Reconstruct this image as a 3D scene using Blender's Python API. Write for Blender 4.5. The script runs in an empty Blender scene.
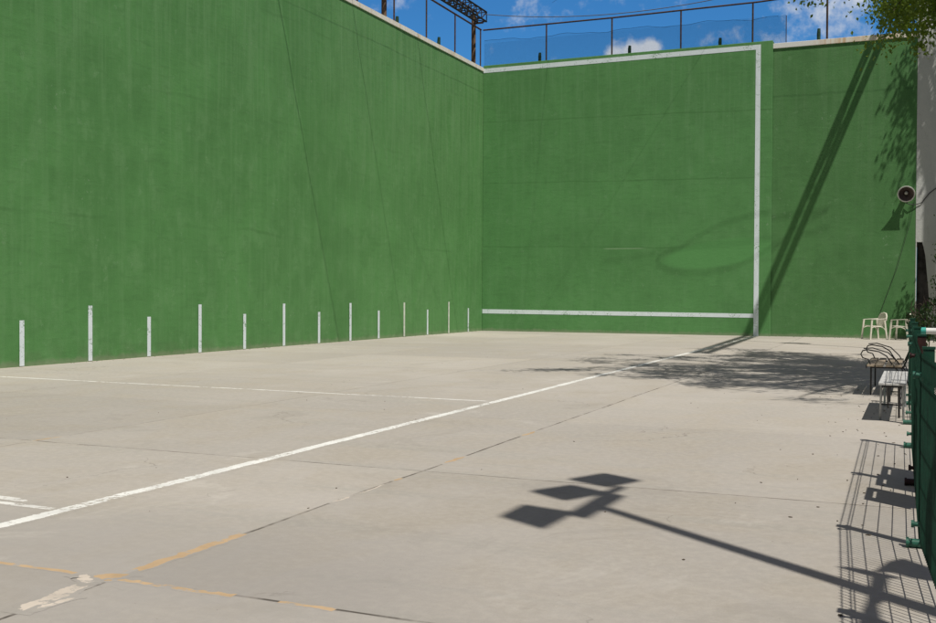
import bpy, math, random
from mathutils import Vector, Matrix
random.seed(7)
sc = bpy.context.scene
C = bpy.data.collections.new('place'); sc.collection.children.link(C)

# ------------------------------------------------------------------ camera
CAM = Vector((15.2796, -36.9892, 1.3803))
yaw, pit, roll, FPX = 0.4052, -0.0162, 0.0046, 1050.1
fw = Vector((-math.sin(yaw)*math.cos(pit), math.cos(yaw)*math.cos(pit), math.sin(pit)))
r0 = Vector((math.cos(yaw), math.sin(yaw), 0)); u0 = r0.cross(fw)
rr = r0*math.cos(roll)+u0*math.sin(roll); uu = -r0*math.sin(roll)+u0*math.cos(roll)
cd = bpy.data.cameras.new('camera'); cam = bpy.data.objects.new('camera', cd); C.objects.link(cam)
m = Matrix((( rr.x, uu.x, -fw.x), (rr.y, uu.y, -fw.y), (rr.z, uu.z, -fw.z))).to_4x4()
m.translation = CAM; cam.matrix_world = m
cd.sensor_width = 36; cd.lens = FPX/936*36; cd.clip_end = 2000; cd.clip_start = 0.05
sc.camera = cam

# ------------------------------------------------------------------ sun and sky
SX, SY, TEL = -0.777, 0.629, 1.857            # light travels this way on the ground; tan(elevation)
EL = math.atan(TEL)
sd = bpy.data.lights.new('sun', 'SUN'); sd.energy = 4.15; sd.angle = math.radians(0.53); sd.color = (1.0, 0.95, 0.87)
sun = bpy.data.objects.new('sun', sd); C.objects.link(sun)
trav = Vector((SX*math.cos(EL), SY*math.cos(EL), -math.sin(EL))).normalized()
sun.rotation_euler = trav.to_track_quat('-Z', 'Y').to_euler(); sun.location = (30, -40, 40)
w = bpy.data.worlds.new('World'); sc.world = w; w.use_nodes = True
nt = w.node_tree; N = nt.nodes; L = nt.links
bg = N['Background']; bg.inputs['Strength'].default_value = 0.085
sky = N.new('ShaderNodeTexSky'); sky.sky_type = 'NISHITA'; sky.sun_disc = False
sky.sun_elevation = EL; sky.sun_rotation = math.atan2(-SX, -SY)
sky.air_density = 1.15; sky.dust_density = 0.25; sky.ozone_density = 3.0; sky.altitude = 700
# clouds: noise in direction space plus a few real cloud banks
tc = N.new('ShaderNodeTexCoord')
def wmath(op, a, b=None, c=None):
    n = N.new('ShaderNodeMath'); n.operation = op
    for i, v in enumerate((a, b, c)):
        if v is None: continue
        if isinstance(v, (int, float)): n.inputs[i].default_value = v
        else: L.new(v, n.inputs[i])
    return n.outputs[0]
def dirpx(px, py): return (fw + rr*(px-468)/FPX - uu*(py-311.5)/FPX).normalized()
nz = N.new('ShaderNodeTexNoise'); nz.inputs['Scale'].default_value = 9; nz.inputs['Detail'].default_value = 9
nz.inputs['Roughness'].default_value = 0.6; L.new(tc.outputs['Generated'], nz.inputs['Vector'])
nzb = N.new('ShaderNodeTexNoise'); nzb.inputs['Scale'].default_value = 45; nzb.inputs['Detail'].default_value = 8
nzb.inputs['Roughness'].default_value = 0.62; L.new(tc.outputs['Generated'], nzb.inputs['Vector'])
acc = None
for px, py, rad, amp in ((632, 52, .011, 1.25), (652, 49, .010, 1.25), (612, 54, .009, .9), (815, 14, .042, .44), (540, -16, .05, .42), (650, -18, .05, .42),
                         (395, 0, .03, .5), (720, 40, .02, .3), (860, -5, .04, .55)):
    d = dirpx(px, py)
    vd = N.new('ShaderNodeVectorMath'); vd.operation = 'DISTANCE'
    L.new(tc.outputs['Generated'], vd.inputs[0]); vd.inputs[1].default_value = d
    q = wmath('DIVIDE', vd.outputs['Value'], rad)
    g = wmath('MULTIPLY', wmath('EXPONENT', wmath('MULTIPLY', wmath('MULTIPLY', q, q), -1.0)), amp)
    acc = g if acc is None else wmath('ADD', acc, g)
tot = wmath('ADD', acc, wmath('MULTIPLY', wmath('SUBTRACT', nzb.outputs['Fac'], 0.5), 1.7))
tot = wmath('ADD', tot, wmath('MULTIPLY', wmath('SUBTRACT', nz.outputs['Fac'], 0.56), 1.0))
mr = N.new('ShaderNodeMapRange'); mr.interpolation_type = 'SMOOTHSTEP'; L.new(tot, mr.inputs['Value'])
mr.inputs['From Min'].default_value = 0.22; mr.inputs['From Max'].default_value = 1.0
mr.inputs['To Max'].default_value = 0.9
mx = N.new('ShaderNodeMix'); mx.data_type = 'RGBA'; L.new(mr.outputs[0], mx.inputs['Factor'])
tint = N.new('ShaderNodeMix'); tint.data_type = 'RGBA'; tint.blend_type = 'MULTIPLY'; tint.inputs['Factor'].default_value = 1
L.new(sky.outputs[0], tint.inputs['A']); tint.inputs['B'].default_value = (0.30, 0.80, 1.22, 1)
# neutral fill bank added to the unseen sky around the blue gap, dimmed low
vg = N.new('ShaderNodeVectorMath'); vg.operation = 'DISTANCE'; L.new(tc.outputs['Generated'], vg.inputs[0]); vg.inputs[1].default_value = dirpx(600, 20)
rg = N.new('ShaderNodeMapRange'); rg.interpolation_type = 'SMOOTHSTEP'; L.new(wmath('ADD', vg.outputs['Value'], wmath('MULTIPLY', wmath('SUBTRACT', nz.outputs['Fac'], .5), .8)), rg.inputs['Value'])
rg.inputs['From Min'].default_value = .55; rg.inputs['From Max'].default_value = 1.0; rg.inputs['To Max'].default_value = .85
sz = N.new('ShaderNodeSeparateXYZ'); L.new(tc.outputs['Generated'], sz.inputs[0])
hz_ = N.new('ShaderNodeMapRange'); hz_.interpolation_type = 'SMOOTHSTEP'; L.new(sz.outputs['Z'], hz_.inputs['Value'])
hz_.inputs['From Min'].default_value = .25; hz_.inputs['From Max'].default_value = .8
mb_ = N.new('ShaderNodeMix'); mb_.data_type = 'RGBA'; L.new(rg.outputs[0], mb_.inputs['Factor']); L.new(tint.outputs['Result'], mb_.inputs['A']); 
bk = N.new('ShaderNodeMix'); bk.data_type = 'RGBA'; L.new(hz_.outputs[0], bk.inputs['Factor']); bk.inputs['A'].default_value = (1.0, .88, .82, 1); bk.inputs['B'].default_value = (3.2, 2.75, 2.6, 1)
L.new(bk.outputs['Result'], mb_.inputs['B'])
L.new(mb_.outputs['Result'], mx.inputs['A']); mx.inputs['B'].default_value = (7.6, 8.0, 8.6, 1)
L.new(mx.outputs['Result'], bg.inputs['Color'])
sc.view_settings.view_transform = 'Standard'; sc.view_settings.look = 'None'
sc.view_settings.gamma = 1; sc.view_settings.exposure = 0; sc.view_settings.use_curve_mapping = False
sc.render.engine = 'CYCLES'

# ------------------------------------------------------------------ material helpers
class Mat:
    def __init__(s, name, rough=0.8, spec=0.3, metal=0.0):
        s.m = bpy.data.materials.new(name); s.m.use_nodes = True
        s.t = s.m.node_tree; s.n = s.t.nodes; s.l = s.t.links
        s.b = s.n['Principled BSDF']; s.b.inputs['Roughness'].default_value = rough
        s.b.inputs['Specular IOR Level'].default_value = spec; s.b.inputs['Metallic'].default_value = metal
        s.geo = s.n.new('ShaderNodeNewGeometry')
    def pos(s, sx=1, sy=1, sz=1, off=(0, 0, 0)):
        mp = s.n.new('ShaderNodeMapping'); mp.inputs['Scale'].default_value = (sx, sy, sz); mp.inputs['Location'].default_value = off
        s.l.new(s.geo.outputs['Position'], mp.inputs['Vector']); return mp.outputs[0]
    def noise(s, scale, vec=None, detail=6, rough=.55, dist=0):
        n = s.n.new('ShaderNodeTexNoise'); n.inputs['Scale'].default_value = scale; n.inputs['Detail'].default_value = detail
        n.inputs['Roughness'].default_value = rough; n.inputs['Distortion'].default_value = dist
        s.l.new(vec if vec is not None else s.geo.outputs['Position'], n.inputs['Vector']); return n.outputs['Fac']
    def put(s, sock, v):
        if isinstance(v, (int, float)): sock.default_value = v
        elif isinstance(v, (tuple, list)): sock.default_value = (*v[:3], 1) if len(sock.default_value) == 4 else v
        else: s.l.new(v, sock)
    def ma(s, op, a, b=None, c=None, clamp=False):
        n = s.n.new('ShaderNodeMath'); n.operation = op; n.use_clamp = clamp
        for i, v in enumerate((a, b, c)):
            if v is not None: s.put(n.inputs[i], v)
        return n.outputs[0]
    def ramp(s, v, a, b, lo=0., hi=1., smooth=True):
        n = s.n.new('ShaderNodeMapRange'); n.interpolation_type = 'SMOOTHSTEP' if smooth else 'LINEAR'
        s.put(n.inputs['Value'], v)
        for k, x in zip(('From Min', 'From Max', 'To Min', 'To Max'), (a, b, lo, hi)): n.inputs[k].default_value = x
        return n.outputs[0]
    def mix(s, f, a, b, mode='MIX'):
        n = s.n.new('ShaderNodeMix'); n.data_type = 'RGBA'; n.blend_type = mode
        s.put(n.inputs['Factor'], f); s.put(n.inputs['A'], a); s.put(n.inputs['B'], b); return n.outputs['Result']
    def xyz(s):
        n = s.n.new('ShaderNodeSeparateXYZ'); s.l.new(s.geo.outputs['Position'], n.inputs[0]); return n.outputs
    def col(s, c): s.put(s.b.inputs['Base Color'], c); return s
    def bump(s, h, strength=.3, dist=.01):
        n = s.n.new('ShaderNodeBump'); n.inputs['Strength'].default_value = strength; n.inputs['Distance'].default_value = dist
        s.l.new(h, n.inputs['Height']); s.l.new(n.outputs[0], s.b.inputs['Normal'])

def simple(name, c, rough=.6, spec=.4, metal=0., var=.18, scale=6):
    k = Mat(name, rough, spec, metal)
    n = k.noise(scale, detail=7, rough=.65)
    k.col(k.mix(k.ramp(n, .3, .7), tuple(x*(1-var) for x in c), tuple(min(1, x*(1+var)) for x in c)))
    k.bump(k.noise(scale*14), .12, .004)
    return k.m

def concrete_color(k):
    """weathered pale slab concrete shared by the floor and by worn paint on it"""
    X = k.xyz()
    big = k.noise(.22, k.pos(1, .55, 1), 5, .55, .4)
    mid = k.noise(1.1, k.pos(1, .7, 1), 7, .62, .6)
    fine = k.noise(16, None, 6, .7)
    grit = k.noise(120, None, 3, .8)
    streak = k.noise(1.0, k.pos(.25, 2.6, 1), 5, .6, .8)
    c = k.mix(k.ramp(big, .33, .68), (.352, .328, .297), (.432, .400, .360))
    c = k.mix(k.ma('MULTIPLY', k.ramp(mid, .38, .68), .75), c, (.375, .335, .275))
    c = k.mix(k.ma('MULTIPLY', k.ramp(streak, .50, .70), .6), c, (.350, .335, .300))
    c = k.mix(k.ma('MULTIPLY', k.ramp(streak, .25, .42, 1, 0), .25), c, (.52, .49, .44))
    c = k.mix(k.ma('MULTIPLY', k.ramp(fine, .38, .68), .38), c, (.52, .48, .42))
    c = k.mix(k.ma('MULTIPLY', k.ramp(grit, .45, .72), .42), c, (.30, .275, .24))
    # slab to slab tone
    fx = k.ma('FLOOR', k.ma('DIVIDE', k.ma('SUBTRACT', X[0], 3.72), 4.0)); fy = k.ma('FLOOR', k.ma('DIVIDE', k.ma('ADD', X[1], 33.03), 3.43))
    cmb = k.n.new('ShaderNodeCombineXYZ'); k.l.new(fx, cmb.inputs[0]); k.l.new(fy, cmb.inputs[1])
    wn = k.n.new('ShaderNodeTexWhiteNoise'); wn.noise_dimensions = '2D'; k.l.new(cmb.outputs[0], wn.inputs['Vector'])
    sl = k.ramp(wn.outputs['Value'], 0, 1, .93, 1.05, False)
    # greyer, more worn patch in the slabs around the joint crossing
    dx = k.ma('DIVIDE', k.ma('SUBTRACT', X[0], 11.2), 2.3); dy = k.ma('DIVIDE', k.ma('ADD', X[1], 32.9), 1.5)
    rad = k.ma('ADD', k.ma('ADD', k.ma('MULTIPLY', dx, dx), k.ma('MULTIPLY', dy, dy)), k.ma('MULTIPLY', mid, 1.2))
    c = k.mix(k.ma('MULTIPLY', k.ramp(rad, .5, 2.0, 1, 0), .55), c, (.290, .272, .255))
    # hairline cracks wandering through some slabs, damp-looking stains, tone drift along the court
    vo = k.n.new('ShaderNodeTexVoronoi'); vo.feature = 'DISTANCE_TO_EDGE'; vo.inputs['Scale'].default_value = .34
    wv = k.n.new('ShaderNodeVectorMath'); wv.operation = 'ADD'; nn = k.n.new('ShaderNodeTexNoise'); nn.inputs['Scale'].default_value = 1.6; nn.inputs['Detail'].default_value = 7
    k.l.new(k.geo.outputs['Position'], nn.inputs['Vector']); k.l.new(k.geo.outputs['Position'], wv.inputs[0]); k.l.new(nn.outputs['Color'], wv.inputs[1]); k.l.new(wv.outputs[0], vo.inputs['Vector'])
    crk = k.ma('MULTIPLY', k.ramp(vo.outputs['Distance'], .0008, .0035, 1, 0), k.ramp(k.noise(.5, k.pos(1, 1, 1, (4, 2, 0)), 3), .53, .62, 0, .55))
    c = k.mix(crk, c, (.17, .15, .13))
    stn = k.noise(.75, k.pos(1, .8, 1, (9, 4, 0)), 8, .7, 1.2)
    c = k.mix(k.ma('MULTIPLY', k.ramp(stn, .55, .66), .38), c, (.30, .275, .24))
    c = k.mix(k.ma('MULTIPLY', k.ramp(stn, .30, .41, 1, 0), .35), c, (.55, .52, .47))
    c = k.mix(k.ramp(X[1], -32, -24, .14, 0), c, (.30, .28, .25))
    c = k.mix(k.ramp(X[1], -29, -18, 0, .16), c, (.60, .56, .50))
    # dark pits and specks
    sp = k.noise(38, None, 2, .5)
    c = k.mix(k.ramp(sp, .745, .78, 0, .55), c, (.16, .14, .12))
    cc = k.n.new('ShaderNodeCombineColor')
    for i in range(3): k.l.new(sl, cc.inputs[i])
    return k.mix(1, c, cc.outputs[0], 'MULTIPLY'), mid, grit, fine

def m_concrete():
    k = Mat('court_concrete', .86, .25)
    c, mid, grit, fine = concrete_color(k); X = k.xyz()
    out = k.ma('MAXIMUM', k.ramp(k.ma('ADD', X[0], k.ma('MULTIPLY', k.noise(1.5), .3)), 16.3, 16.6), k.ma('MAXIMUM', k.ramp(X[1], -46, -45.5, 1, 0), k.ma('MAXIMUM', k.ramp(X[1], .3, .5), k.ramp(X[0], -.6, -.4, 1, 0))))
    k.col(k.mix(out, c, k.mix(k.ramp(k.noise(3), .35, .7), (.075, .060, .040), (.060, .075, .030))))
    k.bump(k.ma('ADD', k.ma('MULTIPLY', fine, .6), k.ma('MULTIPLY', grit, .5)), .35, .006)
    return k.m
def m_floor_paint(name, col, wear, jag=22, amount=.5):
    k = Mat(name, .75, .3)
    c, mid, grit, fine = concrete_color(k)
    n = k.ma('ADD', k.ma('MULTIPLY', k.noise(jag, None, 6, .7), .6), k.ma('MULTIPLY', k.noise(1.7, None, 4, .6), .4))
    at = k.n.new('ShaderNodeAttribute'); at.attribute_name = 'edge'
    n = k.ma('ADD', n, k.ma('MULTIPLY', k.ramp(k.ma('ADD', at.outputs['Fac'], k.ma('MULTIPLY', k.ma('SUBTRACT', k.noise(30, None, 4, .6), .5), .35)), .12, .5, 1, 0), .5))
    dirt = k.mix(k.ramp(k.noise(5), .3, .75), col, tuple(x*.8 for x in col))
    k.col(k.mix(k.ramp(n, wear, wear+.07), dirt, c))
    k.bump(fine, .3, .005)
    return k.m

def m_green(name, base, streak=1.0, axis=0, topz=9.8):
    """old green court paint on render: washes, run streaks, plaster patches, fine pitting"""
    k = Mat(name, .72, .28)
    X = k.xyz()
    sx, sy = (6.5, 1) if axis == 0 else (1, 6.5)
    runs = k.noise(1.0, k.pos(5.2, 5.2, .22), 6, .62, .3)
    runs2 = k.noise(1.0, k.pos(17, 17, .5), 5, .6, .2)
    wash = k.noise(.42, k.pos(1, 1, 1.3), 6, .6, .5)
    blot = k.noise(2.1, k.pos(1, 1, .6), 8, .70, .25)
    brush = k.noise(1.0, k.pos(2.2, 2.2, 9), 5, .6, .4)
    fine = k.noise(38, None, 5, .75)
    pit = k.noise(110, None, 3, .7)
    lt = tuple(x*y for x, y in zip(base, (1.42, 1.16, 1.45))); dk = tuple(x*.78 for x in base)
    c = k.mix(k.ramp(wash, .3, .7), tuple(x*.9 for x in base), tuple(x*1.08 for x in base))
    c = k.mix(k.ma('MULTIPLY', k.ramp(blot, .46, .72), .62*streak), c, lt)
    c = k.mix(k.ma('MULTIPLY', k.ramp(blot, .26, .47, 1, 0), .6), c, dk)
    c = k.mix(k.ma('MULTIPLY', k.ramp(brush, .47, .75), .5), c, dk)
    high = k.ramp(X[2], topz-6, topz, .38, 1.0)
    c = k.mix(k.ma('MULTIPLY', k.ma('MULTIPLY', k.ramp(runs, .46, .68), high), .75*streak), c, lt)
    c = k.mix(k.ma('MULTIPLY', k.ma('MULTIPLY', k.ramp(runs2, .52, .74), high), .55*streak), c, dk)
    c = k.mix(k.ma('MULTIPLY', k.ramp(fine, .5, .85), .32), c, lt)
    c = k.mix(k.ma('MULTIPLY', k.ramp(pit, .55, .85), .30), c, dk)
    # chips of pale plaster
    chip = k.ma('MULTIPLY', k.noise(9, None, 5, .7), k.ramp(k.noise(.6, k.pos(1, 1, 1, (3, 5, 2))), .45, .65))
    c = k.mix(k.ramp(chip, .60, .66, 0, .5), c, (.24, .36, .22))
    foot = k.ma('MULTIPLY', k.ramp(k.ma('SUBTRACT', X[2], k.ma('MULTIPLY', k.noise(4, k.pos(1, 1, .5), 5, .7), .22)), -.08, .03, 1, 0), .45)
    c = k.mix(foot, c, (.27, .27, .20))
    scf = k.noise(4.2, k.pos(1, 1, 1, (7, 1, 9)), 2, .5)
    c = k.mix(k.ma('MULTIPLY', k.ramp(scf, .68, .74), k.ramp(fine, .4, .6, 0, .35)), c, (.20, .34, .18))
    k.col(c)
    k.bump(k.ma('ADD', k.ma('ADD', k.ma('MULTIPLY', fine, .8), k.ma('MULTIPLY', brush, .8)), k.ma('MULTIPLY', blot, 1.2)), .45, .012)
    return k, c, X

def edge_of(k):
    at = k.n.new('ShaderNodeAttribute'); at.attribute_name = 'edge'; return at.outputs['Fac']
M = {}
M['floor'] = m_concrete()
M['white_floor'] = m_floor_paint('white_line_paint', (.80, .80, .76), .515)
M['faded_floor'] = m_floor_paint('faded_white_line_paint', (.74, .73, .69), .50, 14)
M['ghost_floor'] = m_floor_paint('almost_gone_line_paint', (.60, .58, .53), .44, 9)
M['orange_floor'] = m_floor_paint('orange_joint_paint', (.52, .37, .22), .54, 16)
M['patch_floor'] = m_floor_paint('pale_mortar_patch', (.60, .53, .45), .52, 12)
k = Mat('joint_dirt', .95, .1); c, *_ = concrete_color(k)
k.col(k.mix(k.ma('MULTIPLY', k.ramp(edge_of(k), 0, .6), k.ramp(k.noise(2.2, None, 5, .7), .36, .62, .95, .2)), c, (.075, .065, .055))); M['joint'] = k.m
k = Mat('hairline_joint_dirt', .95, .1); c, *_ = concrete_color(k)
k.col(k.mix(k.ma('MULTIPLY', k.ramp(edge_of(k), 0, .8), k.ramp(k.noise(2.2, None, 5, .7), .36, .62, .7, .2)), c, (.18, .16, .14))); M['hairline'] = k.m

# left wall
k, c, X = m_green('green_paint_left_wall', (.089, .243, .074), 1.35, 1)
ln = None
for z0, yk in ((5.85, .0), (2.9, .0), (8.55, 0)):
    wav = k.ma('MULTIPLY', k.ma('SUBTRACT', k.noise(.35, None, 3), .5), .5)
    d = k.ma('ABSOLUTE', k.ma('SUBTRACT', k.ma('ADD', X[2], wav), z0))
    f = k.ma('MULTIPLY', k.ramp(d, .01, .06, .22, 0), k.ramp(k.noise(.45, None, 3), .4, .62)); ln = f if ln is None else k.ma('MAXIMUM', ln, f)
c = k.mix(ln, c, (.04, .12, .03))
sd_ = k.ma('ABSOLUTE', k.ma('SUBTRACT', k.ma('ADD', X[2], k.ma('MULTIPLY', k.ma('SUBTRACT', k.noise(.5), .5), .12)), 9.05))
c = k.mix(k.ma('MULTIPLY', k.ramp(sd_, .008, .04, .55, 0), k.ramp(X[1], -18, -10)), c, (.04, .12, .035))
# faint moss-green splash at the base
c = k.mix(k.ma('MULTIPLY', k.ramp(X[2], 0, .5, .5, 0), k.ramp(k.noise(3), .4, .7)), c, (.10, .17, .075))
wsh = k.ma('MULTIPLY', k.ramp(X[1], -19, -5, 0, 1), k.ramp(X[2], 3, 9, .35, 1))
c = k.mix(k.ma('MULTIPLY', wsh, k.ramp(k.noise(1.0, k.pos(4, 4, .3), 6, .65), .34, .66, .08, .62)), c, (.150, .300, .125))
for yc, sl_, wd_ in ((-12.0, -.33, .9),):  # darkening painted along the overhead wire's shadow line, fading towards the corner
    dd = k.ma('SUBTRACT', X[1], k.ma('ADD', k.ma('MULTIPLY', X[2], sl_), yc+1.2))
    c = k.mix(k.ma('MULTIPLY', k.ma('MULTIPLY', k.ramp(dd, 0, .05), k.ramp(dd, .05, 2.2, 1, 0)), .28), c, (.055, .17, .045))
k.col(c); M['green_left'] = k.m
# front wall
k, c, X = m_green('green_paint_front_wall', (.093, .250, .082), .7, 0)
ln = None
for z0 in (7.83, 5.52, 3.1):
    wav = k.ma('MULTIPLY', k.ma('SUBTRACT', k.noise(.5, None, 2), .5), .16)
    tilt = k.ma('MULTIPLY', X[0], .016)
    d = k.ma('ABSOLUTE', k.ma('SUBTRACT', k.ma('ADD', k.ma('ADD', X[2], wav), tilt), z0+.09))
    f = k.ma('MULTIPLY', k.ramp(d, .006, .035, .55, 0), k.ramp(k.noise(.7), .3, .65, .15, .75)); ln = f if ln is None else k.ma('MAXIMUM', ln, f)
c = k.mix(ln, c, (.045, .135, .035))
# lens-shaped patch, paler than the green around it
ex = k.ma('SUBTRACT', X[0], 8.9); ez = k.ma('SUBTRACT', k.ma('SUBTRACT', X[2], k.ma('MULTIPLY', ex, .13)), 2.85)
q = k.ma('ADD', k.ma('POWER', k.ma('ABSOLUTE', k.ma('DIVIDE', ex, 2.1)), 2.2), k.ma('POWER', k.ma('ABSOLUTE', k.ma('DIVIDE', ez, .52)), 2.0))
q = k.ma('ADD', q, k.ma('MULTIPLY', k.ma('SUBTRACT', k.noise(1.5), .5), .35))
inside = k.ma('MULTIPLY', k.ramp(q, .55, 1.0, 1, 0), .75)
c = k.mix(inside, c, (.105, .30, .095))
# one pale scratch along the joint
sx_ = k.ma('MULTIPLY', k.ramp(k.ma('ABSOLUTE', k.ma('SUBTRACT', X[0], 5.5)), .55, .85, 1, 0), k.ramp(k.ma('ABSOLUTE', k.ma('SUBTRACT', X[2], 3.06)), .008, .025, 1, 0))
c = k.mix(k.ma('MULTIPLY', sx_, .7), c, (.25, .38, .22))
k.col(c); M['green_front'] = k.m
# side stretch
k, c, X = m_green('green_paint_side_stretch', (.078, .205, .066), .8, 0)
f = k.ma('MULTIPLY', k.ramp(k.noise(1.0, k.pos(14, 14, .25), 5, .6), .55, .75), k.ramp(X[2], 7.2, 9.9, 0, .45))
c = k.mix(f, c, (.13, .19, .08))
d = k.ma('ABSOLUTE', k.ma('SUBTRACT', k.ma('ADD', X[2], k.ma('MULTIPLY', k.noise(.6), .4)), 8.35))
c = k.mix(k.ramp(d, .01, .06, .4, 0), c, (.04, .12, .035)); k.col(c); M['green_side'] = k.m

def m_coping(name, rust):
    k = Mat(name, .8, .25)
    n = k.noise(1.0, k.pos(2.2, 2.2, .6), 6, .65, .3); n2 = k.noise(9, None, 5, .7)
    c = k.mix(k.ramp(n2, .3, .75), (.80, .78, .71), (.66, .63, .56))
    c = k.mix(k.ramp(n, rust, rust+.16, 0, .85), c, (.60, .42, .24))
    c = k.mix(k.ramp(k.noise(26, None, 4, .7), .62, .8, 0, .6), c, (.20, .14, .09))
    k.col(c); k.bump(n2, .3, .01); return k
M['coping'] = m_coping('pale_stained_coping', .52).m
k = m_coping('white_coping_with_rust_runs', .5); X = k.xyz()
runs = k.noise(1.0, k.pos(9, 9, .3), 5, .6)
base = k.mix(k.ramp(runs, .36, .66, 0, .8), (.78, .75, .66), (.58, .38, .20)); k.col(k.mix(k.ramp(X[0], 11.6, 12.8), (.74, .74, .71), base)); M['coping_rust'] = k.m
k = Mat('white_wall_paint', .65, .3)
k.col(k.mix(k.ramp(k.noise(3, k.pos(1, 1, .4), 6, .7), .45, .8, 0, .6), (.72, .80, .84), (.55, .64, .62))); M['white_wall'] = k.m
wn_ = k.ramp(k.ma('ADD', k.ma('MULTIPLY', k.noise(22, None, 6, .7), .6), k.ma('MULTIPLY', k.noise(2.5), .4)), .545, .60, 0, .75)
k.col(k.mix(wn_, k.mix(k.ramp(k.noise(3, k.pos(1, 1, .4), 6, .7), .45, .8, 0, .6), (.72, .80, .84), (.55, .64, .62)), (.13, .27, .12)))
k.bump(k.noise(38, None, 5, .75), .35, .01)
M['mark_paint'] = simple('pale_mark_paint', (.62, .67, .58), .7, .3, 0, .14, 7)
k = Mat('cement_render', .9, .2)
n = k.noise(.8, k.pos(1, 1, .35), 7, .65, .6)
c = k.mix(k.ramp(n, .3, .7), (.47, .49, .475), (.56, .565, .54)); c = k.mix(k.ramp(k.noise(6, k.pos(1, 1, .3), 6, .7), .55, .8, 0, .6), c, (.33, .33, .31))
c = k.mix(k.ramp(k.noise(1.6), .62, .7, 0, .5), c, (.50, .51, .50))
k.col(c); k.bump(k.noise(14, None, 7, .7), .6, .02); M['cement'] = k.m
M['dark_opening'] = simple('dark_door_boards', (.085, .08, .075), .8, .2, 0, .5, 3)
M['fence_green'] = simple('dark_green_coated_steel', (.006, .052, .030), .42, .5, 0, .25, 9)
M['fence_mesh'] = simple('dark_green_mesh_wire', (.005, .040, .023), .5, .4, 0, .3, 9)
M['fence_clamp'] = simple('worn_green_clamp', (.020, .105, .070), .4, .5, 0, .3, 25)
M['fence_dark'] = simple('rusty_black_post', (.035, .012, .010), .6, .4, 0, .4, 20)
M['tag'] = simple('white_sticker', (.70, .72, .70), .5, .4)
M['tag_ink'] = simple('black_ink', (.02, .02, .02), .6)
M['rust_steel'] = simple('brown_rusted_steel', (.075, .045, .032), .7, .35, .3, .4, 12)
M['pole_wood'] = simple('old_brown_post', (.13, .085, .055), .8, .25, 0, .4, 8)
M['lattice'] = simple('dark_lattice_steel', (.045, .040, .036), .6, .4, .3, .4, 9)
M['wire'] = simple('dark_wire', (.03, .03, .032), .6)
M['grey_wire'] = simple('grey_wire', (.13, .13, .14), .5)
M['net'] = simple('dark_net_twine', (.012, .030, .045), .8, .2)
M['stub'] = simple('green_black_stub_post', (.022, .055, .035), .8, .2, 0, .5, 12)
M['white_plastic'] = simple('aged_white_plastic', (.66, .63, .54), .45, .45, 0, .12, 6)
M['bench_wood'] = simple('weathered_bench_slats', (.33, .27, .20), .75, .25, 0, .3, 14)
M['bench_back'] = simple('dark_brown_slats', (.050, .032, .024), .6, .35, 0, .4, 10)
M['bench_grey'] = simple('bleached_grey_slats', (.50, .50, .49), .8, .2, 0, .25, 20)
M['black_metal'] = simple('black_painted_tube', (.018, .018, .020), .4, .5, .2, .3, 12)
M['galv'] = simple('galvanised_steel', (.32, .33, .34), .45, .5, .7, .2, 14)
M['horn'] = simple('pale_grey_horn_metal', (.60, .60, .56), .5, .4, 0, .15, 9)
M['horn_in'] = simple('dark_horn_throat', (.085, .060, .055), .5, .4)
M['teal'] = simple('teal_cap_plastic', (.05, .36, .30), .4)
M['white_tube'] = simple('white_painted_tube', (.70, .71, .69), .45, .4, 0, .1)
M['bark'] = simple('grey_brown_bark', (.095, .075, .055), .9, .15, 0, .4, 9)
def m_leaf(name, a, b):
    k = Mat(name, .5, .35)
    k.col(k.mix(k.ramp(k.noise(2.3, None, 4), .3, .7), a, b))
    k.b.inputs['Transmission Weight'].default_value = 0
    tr = k.n.new('ShaderNodeBsdfTranslucent'); tr.inputs['Color'].default_value = (b[0]*1.9, b[1]*1.8, b[2]*1.1, 1)
    ms = k.n.new('ShaderNodeMixShader'); ms.inputs[0].default_value = .35
    k.l.new(k.b.outputs[0], ms.inputs[1]); k.l.new(tr.outputs[0], ms.inputs[2]); k.l.new(ms.outputs[0], k.n['Material Output'].inputs[0])
    return k.m
M['leaf'] = m_leaf('bright_tree_leaves', (.075, .130, .020), (.140, .200, .030))
M['leaf_dark'] = m_leaf('dark_shrub_leaves', (.018, .042, .012), (.035, .070, .020))

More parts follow.
